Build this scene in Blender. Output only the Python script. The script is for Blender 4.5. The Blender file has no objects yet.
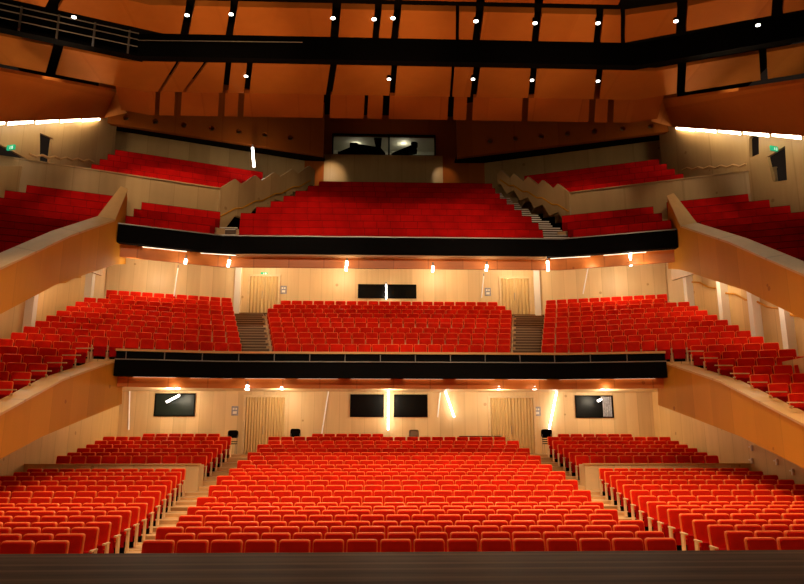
import bpy, bmesh, math, random
import numpy as np
from mathutils import Vector, Matrix
random.seed(7)
R = math.radians
S = bpy.context.scene
COL = S.collection

# ------------------------------------------------------------------ camera, world, lights, exposure
F, CXP, CYP = 700.0, 402.0, 292.0
CAM = Vector((-0.59, 0.0, 1.40))
PITCH, YAW = R(12.5), R(2.0)
cam = bpy.data.cameras.new('camera'); camo = bpy.data.objects.new('camera', cam); COL.objects.link(camo)
cam.sensor_width = 36; cam.lens = F/804*36; cam.clip_end = 200
camo.location = CAM; camo.rotation_euler = (R(90)+PITCH, 0, -YAW)
S.camera = camo
MC = camo.rotation_euler.to_matrix()
FWD, RIGHT, UP = MC @ Vector((0, 0, -1)), MC @ Vector((1, 0, 0)), MC @ Vector((0, 1, 0))

def W(px, py, D):                       # a point of the photograph at distance D along the view axis
    return CAM + FWD*D + RIGHT*(D*(px-CXP)/F) - UP*(D*(py-CYP)/F)
def proj(p):
    v = Vector(p)-CAM; d = v.dot(FWD)
    return CXP+F*v.dot(RIGHT)/d, CYP-F*v.dot(UP)/d, d
def YD(D, Z):                           # hall depth of a point at view distance D and height Z
    return (D-(Z-1.4)*0.2164)/0.9763

S.view_settings.view_transform = 'Standard'; S.view_settings.look = 'None'
S.view_settings.exposure = 0.0; S.view_settings.gamma = 1
S.view_settings.use_curve_mapping = False
wd = bpy.data.worlds.new('world'); S.world = wd; wd.use_nodes = True
wd.node_tree.nodes['Background'].inputs[0].default_value = (1.0, 0.62, 0.4, 1)
wd.node_tree.nodes['Background'].inputs[1].default_value = 0.012

WARM = (1.0, 0.74, 0.47)
def spot(loc, target, watts, angle=80, size=0.15, blend=0.6, col=WARM):
    l = bpy.data.lights.new('house_or_added_light', 'SPOT'); l.energy = watts; l.color = col
    l.spot_size = R(angle); l.spot_blend = blend; l.shadow_soft_size = size
    o = bpy.data.objects.new('house_or_added_light', l); COL.objects.link(o); o.location = loc
    o.rotation_euler = (Vector(target)-Vector(loc)).to_track_quat('-Z', 'Y').to_euler()
def point(loc, watts, size=0.08, col=(1.0, 0.84, 0.60)):
    l = bpy.data.lights.new('lamp_or_added_light', 'POINT'); l.energy = watts; l.color = col; l.shadow_soft_size = size
    o = bpy.data.objects.new('lamp_or_added_light', l); COL.objects.link(o); o.location = loc
HOUSE, UNDER1, UNDER2, SIDE = 3400, 75, 95, 1.0
PALE = (1.0, 0.82, 0.58)
# ceiling downlights over the stalls
for (x, y, k) in ((-8, 13, .8), (-3, 12.5, 1), (3, 12.5, 1), (8, 13, 1.1), (-7.6, 17.5, .8), (-4, 18, 1.0), (1, 18, 1.3), (4.5, 18, 1.3), (7.8, 17.5, .9), (0, 21.5, 1.0)):
    spot((x, y, 14.5), (x*0.95, y+2.0, 0), HOUSE*k, 62 if abs(x) < 7 else 52, .25)
# lights from over the stage towards the balconies
spot((-6, 9, 13.5), (-6, 27, 5.5), 2600, 40, .25)
spot((0, 8, 13.5), (0, 28, 6), 3400, 40, .25)
spot((6, 9, 13.5), (6, 27, 5.5), 2400, 40, .25)
spot((-5, 8, 13.8), (-9, 31, 12.5), 900, 36, .25)
spot((0, 8, 13.8), (0.5, 29, 11), 700, 34, .25)
# downlights over the upper balcony
for (x, y, z, tx, ty, w, ang) in ((-8.5, 25.2, 16.2, -9.5, 30.5, 620, 60), (-3.5, 24.2, 15.7, -3.5, 28.5, 520, 62), (3.0, 24.2, 15.7, 2.5, 28.0, 480, 62), (7.8, 25.2, 16.2, 8.6, 30.5, 330, 50),
                  (-12, 22, 15.0, -12.6, 26.5, 330, 60), (12, 22, 15.0, 12.8, 26.5, 230, 55)):
    spot((x, y, z), (tx, ty, 11), w, ang, .12)
for sx, w in ((-1, 520), (1, 420)):
    spot((-sx*1.0, 23.5, 15.2), (sx*6.2, 31.0, 12.6), w, 38, .12, .7)  # unseen spots added to brighten the stepped stair walls
# unseen spots added across the hall to brighten the lower arm parapets
for sx, w in ((-1, 1100), (1, 1100)):
    spot((-sx*2.5, 11.5, 13.5), (sx*10.3, 21.5, 2.6), w, 44, .2, .7, (1, .70, .36))
# unseen uplights added in the pit to brighten the ceiling panels
for x, w in ((-14, 4800), (-8.5, 5000), (-3, 4800), (3, 4200), (8.5, 2500), (14, 1500)):
    spot((x*.95, 10.8, -.5), (x, 23.0, 16.2), w, 29, .12, .45, (1, .60, .30))

# ------------------------------------------------------------------ materials
def mat(name, col, rough=.5, spec=.3, metal=0, noise=0, nscale=6, emit=None, estr=0, bump=0, coat=0):
    m = bpy.data.materials.new(name); m.use_nodes = True
    nt = m.node_tree; b = nt.nodes['Principled BSDF']
    b.inputs['Roughness'].default_value = rough; b.inputs['Metallic'].default_value = metal
    b.inputs['Specular IOR Level'].default_value = spec
    b.inputs['Base Color'].default_value = (*col, 1)
    if noise:
        tc = nt.nodes.new('ShaderNodeTexCoord'); n = nt.nodes.new('ShaderNodeTexNoise'); n.inputs['Scale'].default_value = nscale
        n.inputs['Detail'].default_value = 3
        nt.links.new(tc.outputs['Object'], n.inputs['Vector'])
        r = nt.nodes.new('ShaderNodeValToRGB')
        r.color_ramp.elements[0].position = .3; r.color_ramp.elements[1].position = .7
        r.color_ramp.elements[0].color = (*[c*(1-noise) for c in col], 1)
        r.color_ramp.elements[1].color = (*[min(1, c*(1+noise)) for c in col], 1)
        nt.links.new(n.outputs['Fac'], r.inputs['Fac']); nt.links.new(r.outputs['Color'], b.inputs['Base Color'])
        if bump:
            bp = nt.nodes.new('ShaderNodeBump'); bp.inputs['Strength'].default_value = bump
            nt.links.new(n.outputs['Fac'], bp.inputs['Height']); nt.links.new(bp.outputs['Normal'], b.inputs['Normal'])
    if emit:
        b.inputs['Emission Color'].default_value = (*emit, 1); b.inputs['Emission Strength'].default_value = estr
    return m

def wood(name, col, var=.22, board=.6, dirv=(1, 1, 0), grain=(9, 9, .7), rough=.42, spec=.35, seam=.75, knots=True):
    """boards laid side by side along dirv, grain stretched along the small axis of `grain`"""
    m = bpy.data.materials.new(name); m.use_nodes = True
    nt = m.node_tree; N = nt.nodes; L = nt.links; b = N['Principled BSDF']
    b.inputs['Roughness'].default_value = rough; b.inputs['Specular IOR Level'].default_value = spec
    tc = N.new('ShaderNodeTexCoord')
    dot = N.new('ShaderNodeVectorMath'); dot.operation = 'DOT_PRODUCT'; dot.inputs[1].default_value = dirv
    L.new(tc.outputs['Object'], dot.inputs[0])
    dv = N.new('ShaderNodeMath'); dv.operation = 'DIVIDE'; dv.inputs[1].default_value = board; L.new(dot.outputs['Value'], dv.inputs[0])
    fl = N.new('ShaderNodeMath'); fl.operation = 'FLOOR'; L.new(dv.outputs[0], fl.inputs[0])
    fr = N.new('ShaderNodeMath'); fr.operation = 'FRACT'; L.new(dv.outputs[0], fr.inputs[0])
    wn = N.new('ShaderNodeTexWhiteNoise'); wn.noise_dimensions = '1D'; L.new(fl.outputs[0], wn.inputs['W'])
    mp = N.new('ShaderNodeMapping'); mp.inputs['Scale'].default_value = grain; L.new(tc.outputs['Object'], mp.inputs['Vector'])
    ns = N.new('ShaderNodeTexNoise'); ns.inputs['Scale'].default_value = 1; ns.inputs['Detail'].default_value = 5; ns.inputs['Distortion'].default_value = .6
    L.new(mp.outputs[0], ns.inputs['Vector'])
    ad = N.new('ShaderNodeMath'); ad.operation = 'MULTIPLY_ADD'; ad.inputs[1].default_value = .55; L.new(wn.outputs['Value'], ad.inputs[0])
    sc = N.new('ShaderNodeMath'); sc.operation = 'MULTIPLY'; sc.inputs[1].default_value = .6; L.new(ns.outputs['Fac'], sc.inputs[0]); L.new(sc.outputs[0], ad.inputs[2])
    r = N.new('ShaderNodeValToRGB')
    r.color_ramp.elements[0].position = .15; r.color_ramp.elements[1].position = .8
    r.color_ramp.elements[0].color = (col[0]*(1-var), col[1]*(1-var*1.3), col[2]*(1-var*1.6), 1)
    r.color_ramp.elements[1].color = (*[min(1, c*(1+var)) for c in col], 1)
    L.new(ad.outputs[0], r.inputs['Fac'])
    lt = N.new('ShaderNodeMath'); lt.operation = 'LESS_THAN'; lt.inputs[1].default_value = .035; L.new(fr.outputs[0], lt.inputs[0])
    mx = N.new('ShaderNodeMix'); mx.data_type = 'RGBA'; mx.blend_type = 'MULTIPLY'
    mf = N.new('ShaderNodeMath'); mf.operation = 'MULTIPLY'; mf.inputs[1].default_value = seam; L.new(lt.outputs[0], mf.inputs[0])
    L.new(mf.outputs[0], mx.inputs['Factor']); L.new(r.outputs['Color'], mx.inputs[6]); mx.inputs[7].default_value = (.45, .35, .25, 1)
    out = mx.outputs[2]
    if knots:
        v = N.new('ShaderNodeTexVoronoi'); v.inputs['Scale'].default_value = .9; L.new(tc.outputs['Object'], v.inputs['Vector'])
        k = N.new('ShaderNodeMath'); k.operation = 'LESS_THAN'; k.inputs[1].default_value = .07; L.new(v.outputs['Distance'], k.inputs[0])
        k2 = N.new('ShaderNodeMath'); k2.operation = 'MULTIPLY'; k2.inputs[1].default_value = .6; L.new(k.outputs[0], k2.inputs[0])
        m2 = N.new('ShaderNodeMix'); m2.data_type = 'RGBA'; m2.blend_type = 'MULTIPLY'; L.new(k2.outputs[0], m2.inputs['Factor'])
        L.new(out, m2.inputs[6]); m2.inputs[7].default_value = (.5, .35, .2, 1); out = m2.outputs[2]
    L.new(out, b.inputs['Base Color'])
    return m

M = {}
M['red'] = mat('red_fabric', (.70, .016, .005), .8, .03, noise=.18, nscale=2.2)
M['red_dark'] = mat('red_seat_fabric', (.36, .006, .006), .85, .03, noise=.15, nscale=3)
M['rim'] = mat('orange_edge', (.95, .19, .04), .5, .15)
M['board'] = mat('dark_row_shade', (.045, .006, .004), .7, .05)  # dark colour standing in for the shade between bench rows
M['bench'] = mat('bench_fabric', (.58, .006, .005), .8, .03, noise=.2, nscale=1.2)
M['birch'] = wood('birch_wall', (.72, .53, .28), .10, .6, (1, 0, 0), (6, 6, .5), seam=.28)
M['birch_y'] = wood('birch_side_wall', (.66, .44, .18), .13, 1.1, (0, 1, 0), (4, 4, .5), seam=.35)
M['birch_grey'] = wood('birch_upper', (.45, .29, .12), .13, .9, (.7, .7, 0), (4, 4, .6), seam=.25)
M['arm'] = mat('birch_edge', (.74, .55, .30), .45, .35, noise=.08)
M['oak'] = wood('orange_wood', (.58, .25, .018), .08, 1.2, (0, 1, 0), (3, 3, .5), seam=.12, spec=.15, rough=.6)
M['oak_cap'] = wood('pale_cap_wood', (.62, .38, .14), .1, 2.5, (0, 1, 0), (5, .6, 5), seam=.3, knots=False)
M['lip'] = wood('balcony_soffit_wood', (.58, .17, .03), .15, 1.4, (1, 0, 0), (1, 5, 5), seam=.4)
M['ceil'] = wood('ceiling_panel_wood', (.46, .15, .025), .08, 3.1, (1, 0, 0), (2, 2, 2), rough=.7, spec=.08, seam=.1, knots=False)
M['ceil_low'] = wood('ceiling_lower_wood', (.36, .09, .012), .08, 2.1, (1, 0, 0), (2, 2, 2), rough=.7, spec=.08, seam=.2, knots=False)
M['floor'] = wood('floor_boards', (.56, .35, .16), .3, .3, (0, 1, 0), (.6, 9, 9), rough=.35, seam=.8, knots=False)
M['step'] = wood('brown_step_wood', (.13, .06, .02), .3, .25, (0, 0, 1), (.8, 8, 8), rough=.4, seam=.5, knots=False)
M['nosing'] = mat('step_nosing', (.42, .27, .13), .4)
M['stage'] = wood('stage_boards', (.045, .027, .015), .8, .14, (0, 1, 0), (.9, 3.5, 9), rough=.55, spec=.03, seam=.95, knots=False)
M['black'] = mat('black_paint', (.0022, .0020, .0020), .75, .06)
M['black_gloss'] = mat('black_gloss', (.004, .004, .004), .2, .2)
M['leaf'] = mat('door_pleats', (.62, .43, .19), .5, .2)
M['glass'] = mat('dark_glass', (.003, .003, .003), .3, .12)
M['screen'] = mat('dark_green_glass', (.012, .018, .014), .3, .15)
M['rail'] = mat('grey_rail', (.28, .25, .22), .4, metal=.6)
M['white'] = mat('white_paint', (.85, .80, .70), .5)
M['lamp'] = mat('lamp_glow', (1, 1, 1), .5, emit=(1, .93, .82), estr=9)
M['cove'] = mat('cove_glow', (1, 1, 1), .5, emit=(1, .84, .58), estr=15)
M['covel'] = mat('soffit_cove_glow', (1, 1, 1), .5, emit=(1, .84, .6), estr=1.3)
M['streak'] = mat('pale_light_streak', (.9, .85, .78), .4, emit=(1, .93, .8), estr=.2)  # faint glow standing in for streaks of light on the walls
M['green'] = mat('exit_green', (.0, .25, .1), .5, emit=(.02, .45, .2), estr=.8)
M['signw'] = mat('sign_white', (.8, .9, .8), .5, emit=(.6, 1, .7), estr=.6)
M['notice'] = mat('notice_grey', (.30, .30, .34), .5, noise=.3, nscale=12)
M['plastic'] = mat('grey_plastic', (.25, .20, .15), .5)
M['booth'] = mat('booth_wall', (.55, .52, .40), .8)
M['void'] = mat('dark_ceiling_paint', (.006, .004, .003), .9, .05)

# ------------------------------------------------------------------ mesh helpers
class MB:
    def __init__(s): s.bm = bmesh.new()
    def face(s, pts, mi=0):
        f = s.bm.faces.new([s.bm.verts.new(p) for p in pts]); f.material_index = mi; return f
    def box(s, x0, y0, z0, x1, y1, z1, mi=0, bevel=0, seg=1):
        c = [(x, y, z) for x in (x0, x1) for y in (y0, y1) for z in (z0, z1)]
        v = [s.bm.verts.new(p) for p in c]
        fs = [s.bm.faces.new([v[i] for i in q]) for q in ((0, 1, 3, 2), (4, 6, 7, 5), (0, 4, 5, 1), (2, 3, 7, 6), (0, 2, 6, 4), (1, 5, 7, 3))]
        for f in fs: f.material_index = mi
        if bevel:
            es = list({e for f in fs for e in f.edges})
            bmesh.ops.bevel(s.bm, geom=es, offset=bevel, segments=seg, affect='EDGES', profile=.5)
        return v
    def prism(s, pts, vec, mi=0):
        vec = Vector(vec); a = [s.bm.verts.new(p) for p in pts]; b = [s.bm.verts.new(Vector(p)+vec) for p in pts]
        n = len(a); fs = [s.bm.faces.new(a), s.bm.faces.new(b[::-1])]
        for i in range(n): fs.append(s.bm.faces.new([a[i], b[i], b[(i+1) % n], a[(i+1) % n]]))
        for f in fs: f.material_index = mi
    def holed(s, outer, holes, vec, mi=0):
        es = []
        for lp in [outer]+holes:
            v = [s.bm.verts.new(p) for p in lp]
            es += [s.bm.edges.new((v[i], v[(i+1) % len(v)])) for i in range(len(v))]
        g = bmesh.ops.triangle_fill(s.bm, use_beauty=True, use_dissolve=False, edges=es)
        fs = [f for f in g['geom'] if isinstance(f, bmesh.types.BMFace)]
        e = bmesh.ops.extrude_face_region(s.bm, geom=fs)
        for v in e['geom']:
            if isinstance(v, bmesh.types.BMVert): v.co += Vector(vec)
        for f in s.bm.faces: f.material_index = mi
    def cyl(s, p, q, r, n=10, mi=0, r2=None):
        p, q = Vector(p), Vector(q); d = q-p; r2 = r if r2 is None else r2
        qt = d.to_track_quat('Z', 'Y').to_matrix()
        A = []; B = []
        for i in range(n):
            a = 2*math.pi*i/n; o = qt @ Vector((math.cos(a), math.sin(a), 0))
            A.append(s.bm.verts.new(p+o*r)); B.append(s.bm.verts.new(q+o*r2))
        fs = [s.bm.faces.new(A[::-1]), s.bm.faces.new(B)]
        for i in range(n): fs.append(s.bm.faces.new([A[i], A[(i+1) % n], B[(i+1) % n], B[i]]))
        for f in fs: f.material_index = mi
    def pipe(s, pts, r, n=6, mi=0):
        for a, b in zip(pts, pts[1:]): s.cyl(a, b, r, n, mi)
    def sweep(s, line, prof, mi=0):
        """profile [(dy, dz)] carried along a plan polyline [(x, y)] at constant height"""
        rings = []
        for (x, y) in line: rings.append([s.bm.verts.new((x, y+dy, z)) for dy, z in prof])
        n = len(prof); fs = []
        for a, b in zip(rings, rings[1:]):
            for i in range(n): fs.append(s.bm.faces.new([a[i], a[(i+1) % n], b[(i+1) % n], b[i]]))
        fs += [s.bm.faces.new(rings[0][::-1]), s.bm.faces.new(rings[-1])]
        for f in fs: f.material_index = mi
    def mesh(s, name, mats):
        bmesh.ops.recalc_face_normals(s.bm, faces=s.bm.faces)
        me = bpy.data.meshes.new(name); s.bm.to_mesh(me); s.bm.free()
        for m in (mats if isinstance(mats, (list, tuple)) else [mats]): me.materials.append(m)
        return me
    def build(s, name, mats, parent=None):
        o = bpy.data.objects.new(name, s.mesh(name, mats)); COL.objects.link(o)
        if parent: o.parent = parent
        return o
def local(o, parent):                   # geometry written in hall coordinates, parented to an Empty elsewhere
    o.parent = parent; o.matrix_parent_inverse = Matrix.Translation(parent.location).inverted() if parent.rotation_euler.z == 0 else parent.matrix_basis.inverted()
    return o
def struct(o): o['kind'] = 'structure'; return o
def tag(o, label, cat, group=None):
    o['label'] = label; o['category'] = cat
    if group: o['group'] = group
    return o
def thing(name, loc, label, cat, group=None, rz=0):
    o = bpy.data.objects.new(name, None); COL.objects.link(o); o.location = loc; o.rotation_euler = (0, 0, rz)
    o.empty_display_size = .1
    return tag(o, label, cat, group)
ORD = ['zeroth', 'first', 'second', 'third', 'fourth', 'fifth', 'sixth', 'seventh', 'eighth', 'ninth', 'tenth', 'eleventh', 'twelfth', 'thirteenth', 'fourteenth',
       'fifteenth', 'sixteenth', 'seventeenth', 'eighteenth', 'nineteenth', 'twentieth', 'twenty-first', 'twenty-second', 'twenty-third', 'twenty-fourth']
def cap(i): return ORD[i] if i < len(ORD) else 'last'

# ------------------------------------------------------------------ STRUCTURE: stalls
TOPY = [541, 534, 527.5, 522.3, 515.9, 510.9, 507, 503.3, 497.3, 491.3, 485.7, 480.7, 476, 472, 468.8, 465, 460.6, 455.9, 452.6, 448.3, 444.7, 440.8, 436.9, 433.9]
SEAT_H = 0.88
rows = []                                # (Y, floor Z) for each stalls row
for i, y in enumerate(TOPY):
    D = 11.3+.859*i; v = (y-292)/700; Z = 1.4+D*(.2164-.9763*v)
    rows.append((YD(D, Z), Z-SEAT_H))
FRONT = 10.12                            # stage edge
YB = YD(33.3, 2.5)                       # stalls rear wall
prof = [(FRONT-.6, rows[0][1])]
for i in range(1, 24):
    yy = rows[i][0]-.42
    prof += [(yy, rows[i-1][1]), (yy, rows[i][1])]
prof += [(YB+.3, rows[-1][1]), (YB+.3, -1.6), (FRONT-.6, -1.6)]
m = MB(); m.prism([(-13.2, y, z) for y, z in prof], (26.4, 0, 0)); struct(m.build('floor', M['floor']))
m = MB(); m.box(-14, -4, -.25, 14, FRONT, 0); m.box(-14, FRONT-.12, -1.6, 14, FRONT-.02, -.25); struct(m.build('floor_stage', M['stage']))
# side walls and rear wall of the stalls
for sx, nm in ((-1, 'left'), (1, 'right')):
    m = MB(); m.prism([(sx*12.75, 8, -1.5), (sx*12.75, YB+.2, -1.5), (sx*12.75, YB+.2, 4.15), (sx*12.75, 18, 4.15), (sx*12.75, 8, 2.0)], (sx*.2, 0, 0))
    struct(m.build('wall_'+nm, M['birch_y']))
m = MB(); m.box(-12.95, YB, 0, 12.95, YB+.2, 4.15); struct(m.build('wall_back', M['birch']))

# ------------------------------------------------------------------ STRUCTURE: first balcony
Y1 = YD(26.5, 4.9); Y1e = YD(25.9, 4.9)
E1 = {-1: 10.15, 1: 10.2}; E2 = {-1: 10.35, 1: 10.9}     # where the parapets of the arms meet the two balcony fronts
F1 = [(-E1[-1], Y1e), (-6.5, Y1), (6.5, Y1), (E1[1], Y1e)]
FC1 = 4.50                               # front row floor
def fl1(j): return FC1+.357*j
def ctr1(j): return YD(27.7+.844*j, fl1(j)+SEAT_H)
def in1(j):                              # inner end of a side row
    if j >= 0: return 5.85+.21*j, YD(27.7+.79*j, fl1(j)+SEAT_H)
    xw, yw = wl1(j); xi = 10.72-.035*j; return xi, yw+(xw-xi)*math.tan(R(18))
def wl1(j):
    xw = 14.35 if j < 8 else 13.5
    if j >= 8:
        xi, yi = in1(j); return xw, yi-(xw-xi)*math.tan(R(17))
    return xw, YD(25+(.88 if j > 0 else .95)*j, fl1(j)+SEAT_H)
m = MB()
m.sweep(F1, [(0, 4.84), (.32, 4.84), (.32, 4.92), (0, 4.92)])
struct(m.build('trim_1', M['oak_cap']))
m = MB(); m.sweep(F1, [(.08, 4.56), (.3, 4.56), (.3, 4.84), (.08, 4.84)]); struct(m.build('balcony_glass_band', M['black_gloss']))
m = MB()
def along(line, x):
    for (a, b), (c, d) in zip(line, line[1:]):
        if a <= x <= c: return b+(d-b)*(x-a)/(c-a)
for x in np.arange(-9.8, 10.1, 1.33): m.box(x-.012, along(F1, x)+.03, 4.54, x+.012, along(F1, x)+.09, 4.85)
m.sweep(F1, [(-.03, 4.52), (.05, 4.52), (.05, 4.555), (-.03, 4.555)])
struct(m.build('trim_2', M['rail']))
m = MB(); m.sweep(F1, [(0, 3.93), (.3, 3.93), (.3, 4.54), (0, 4.52)]); struct(m.build('balcony_fascia', M['black']))
m = MB(); m.sweep(F1, [(.42, 3.57), (.5, 3.57), (.5, 4.5), (.42, 4.5)]); struct(m.build('balcony_soffit_edge', M['lip']))
ys1 = Y1+.5
m = MB(); m.prism([(-13, Y1e+.45, 3.95), (-10.5, Y1e+.45, 3.95), (-6.5, ys1, 3.95), (6.5, ys1, 3.95), (10.5, Y1e+.45, 3.95), (13, Y1e+.45, 3.95), (13, YB+.3, 4.0), (-13, YB+.3, 4.0)], (0, 0, .3))
struct(m.build('ceiling_under_balcony', M['birch']))
# tiers
m = MB()
for j in range(10):
    y0 = ctr1(j)-.42; y1 = ctr1(j+1)-.42 if j < 9 else YD(37.2, 8.6)
    m.box(-4.76-.17*j, y0, 4.2, 4.76+.17*j, y1, fl1(j))
struct(m.build('floor_circle', M['floor']))
YBK1 = YD(37.0, 9.2)
for sx in (-1, 1):
    m = MB()
    for j in range(10):
        xa, xb = 4.76+.17*j, 5.9+.205*j
        y0 = ctr1(j)-.42; y1 = ctr1(j+1)-.42 if j < 9 else YBK1-.9
        m.box(min(sx*xa, sx*xb), y0, 4.2, max(sx*xa, sx*xb), y1+.02, fl1(j), 0)
        m.box(min(sx*xa, sx*xb)+.02, y0+.38, 4.2, max(sx*xa, sx*xb)-.02, y1+.02, fl1(j)+.18, 0)
        m.box(min(sx*xa, sx*xb), y0-.02, fl1(j)-.03, max(sx*xa, sx*xb), y0+.02, fl1(j)+.004, 1)
        m.box(min(sx*xa, sx*xb)+.02, y0+.36, fl1(j)+.15, max(sx*xa, sx*xb)-.02, y0+.40, fl1(j)+.184, 1)
    m.box(min(sx*5.3, sx*8.4), YBK1-.95, 4.2, max(sx*5.3, sx*8.4), YBK1+.2, 8.08, 0)
    struct(m.build('stairs_circle', [M['step'], M['nosing']]))
    m = MB()
    for j in range(-9, 10):
        xi, yi = in1(j); xw, yw = wl1(j); z = fl1(j)
        if j < 9: xi2, yi2 = in1(j+1); xw2, yw2 = wl1(j+1)
        if j == 9: yi2, yw2 = yi+1.3, yw+1.3
        if j == -1: yi2, yw2 = yw+.86+(14.35-xi)*math.tan(R(18)), yw+.86
        ex = xi-.15 if j < 0 else xi
        if j == 0:
            g = lambda x: max(yi-.42+(yw-yi)*(x-xi)/(xw-xi), Y1+.12-max(0, x-6.5)*.165)
            P_ = [(sx*x, g(x), z) for x in (ex, 8.5, 9.9, 10.3)]+[(sx*10.4, yi-.42+(yw-yi)*(10.4-xi)/(xw-xi), z)]
        else: P_ = [(sx*ex, yi-.42, z)]
        m.prism(P_+[(sx*14.9, yw-.42-(14.9-xw)*.32, z), (sx*14.9, yw2-.42-(14.9-xw)*.32, z), (sx*ex, yi2-.42, z)], (0, 0, -.45 if j < 1 else z*-1+4.4))
    struct(m.build('floor_side_circle', M['floor']))
# rear walls of the first balcony
m = MB(); m.box(-8.2, YBK1, 7.9, 8.2, YBK1+.2, 11.6); struct(m.build('wall_back_circle', M['birch']))
for sx in (-1, 1):
    xi, yi = in1(9); yi += 1.25
    m = MB()
    m.prism([(sx*xi, yi, 7.2), (sx*13.75, yi-(13.75-xi)*.31, 7.2), (sx*13.75, yi-(13.75-xi)*.31, 10.6), (sx*xi, yi, 10.9)], (0, .2, 0))
    m.prism([(sx*xi, yi, 7.2), (sx*xi, YBK1+.1, 7.2), (sx*xi, YBK1+.1, 11.4), (sx*xi, yi, 11.4)], (sx*.2, 0, 0))
    yk = yi-(13.75-xi)*.31
    m.prism([(sx*13.75, yk+.1, 6.5), (sx*14.85, yk-1.6, 6.5), (sx*14.85, yk-1.6, 10.5), (sx*13.75, yk+.1, 10.5)], (sx*.15, .15, 0))
    struct(m.build('wall_back_side', M['birch']))
    m = MB(); xq = xi-.1 if sx < 0 else xi-.22
    m.box(min(sx*xq, sx*(xq+.3)), yi-.12, 7.2, max(sx*xq, sx*(xq+.3)), yi+.0, 10.9); struct(m.build('pilasters_circle', M['white']))
    m = MB()
    m.prism([(sx*14.3, 10, 0), (sx*14.3, yk-.9, 3), (sx*14.3, yk-.9, 11.2), (sx*14.3, 27.2, 9.9), (sx*14.3, 24, 7.9), (sx*14.3, 17, 4.2), (sx*14.3, 10, 1.5)], (sx*.2, 0, 0))
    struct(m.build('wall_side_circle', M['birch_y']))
    m = MB()
    for D in ((33.2, 28.1, 24.5) if sx < 0 else (32.6, 29.5, 27.2, 25.2)):
        y = YD(D, 8); m.box(min(sx*13.98, sx*14.31), y-.16, 3, max(sx*13.98, sx*14.31), y+.16, min(10.4, 9.75-(26.4-y)*.68))
    struct(m.build('pilasters_circle', M['white']))

FL = .042                                # the arms open slightly towards the stage
top1 = [(YD(26.6, 4.9)+.08, 5.04), (YD(26.6, 4.6)-.15, 4.62), (YD(22, 3.44), 3.44), (YD(18.4, 2.15), 2.15), (YD(13, .2), .2)]
bot1 = [(YD(26.6, 3.3), 2.98), (YD(23.8, 2.38), 2.38), (YD(20.8, 1.7), 1.7), (YD(18.2, .95), .95), (YD(13, -.6), -.75)]
top2 = [(YD(27.5, 11.15), 11.15), (YD(26.3, 9.6), 9.62), (YD(22.9, 8.05), 8.05), (YD(18.4, 5.74), 5.74), (YD(13, 2.9), 2.9)]
bot2 = [(YD(27.5, 9), 8.3), (YD(26.3, 8.0), 8.01), (YD(22, 6.31), 6.31), (YD(18.4, 4.56), 4.56), (YD(13, 1.8), 1.8)]
for sx in (-1, 1):
    for top, bot, lvl in ((top1, bot1, 1), (top2, bot2, 2)):
        E = (E1 if lvl == 1 else E2)[sx]; ye = top[0][0]
        px = lambda y, d=0: sx*(E+FL*(ye-y)+d)
        m = MB(); m.prism([(px(y), y, z) for y, z in top+bot[::-1]], (sx*.14, 0, 0)); struct(m.build('balcony_parapet', M['oak']))
        m = MB(); cw, up = (.62, .02) if lvl == 1 else (.62, .12)
        for (ya, za), (yb, zb) in zip(top, top[1:]):
            wa = cw if (ya, za) != top[0] else .26
            m.prism([(px(ya, -.03), ya, za+.03), (px(yb, -.03), yb, zb+.03), (px(yb, cw), yb, zb+.03+up), (px(ya, wa), ya, za+.03+up)], (0, 0, -.07))
        m.prism([(px(y, cw-.1), y, z-.02+up) for y, z in top[1:]]+[(px(y, cw-.1), y, z-.9) for y, z in top[1:]][::-1], (sx*.08, 0, 0))
        struct(m.build('balcony_parapet_cap', M['oak_cap']))
        m = MB(); wx = 12.8 if lvl == 1 else 14.9
        for (ya, za), (yb, zb) in zip(bot, bot[1:]):
            m.prism([(px(ya, .14), ya, za+.02), (px(yb, .14), yb, zb+.02), (sx*wx, yb, zb+.2), (sx*wx, ya, za+.2)], (0, 0, .1))
        struct(m.build('ceiling_under_arm', M['oak']))
    m = MB()                             # pale ledges at the row ends beside the lower parapet
    for j in range(-8, 0):
        xi, yi = in1(j); z = fl1(j)+.98; m.box(min(sx*(xi-.35), sx*(xi+.25)), yi-.62, z-.40, max(sx*(xi-.35), sx*(xi+.25)), yi-.57, z-.37)
    struct(m.build('ledge_circle', M['arm']))

# ------------------------------------------------------------------ STRUCTURE: upper balcony
Y2, Y2e = YD(28, 9.6), YD(26.6, 9.6)
F2 = [(-E2[-1], Y2e), (-6.8, Y2), (6.8, Y2), (E2[1], Y2e)]
m = MB(); m.sweep(F2, [(0, 8.88), (.3, 8.88), (.3, 9.58), (0, 9.58)]); struct(m.build('balcony_fascia', M['black']))
m = MB(); m.sweep(F2, [(-.02, 9.58), (.3, 9.58), (.3, 9.62), (-.02, 9.62)]); struct(m.build('trim_3', M['rail']))
m = MB(); m.sweep(F2, [(.42, 8.42), (.5, 8.42), (.5, 9.4), (.42, 9.4)]); struct(m.build('balcony_soffit_edge', M['lip']))
m = MB()
zb = 11.15; yb = YBK1+.3
for (xa, ya), (xb, yb_) in zip([(-14.9, Y2e-1.6)]+F2+[(14.9, Y2e-1.6)], F2+[(14.9, Y2e-1.6)]):
    pass
line = [(-14.9, Y2e-1.7)]+F2+[(14.9, Y2e-1.7)]
for (xa, ya), (xb, yb_) in zip(line, line[1:]):
    m.prism([(xa, ya+.5, 8.75), (xb, yb_+.5, 8.75), (xb, yb, zb), (xa, yb, zb)], (0, 0, .15))
struct(m.build('ceiling_under_upper_balcony', M['birch']))
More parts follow.
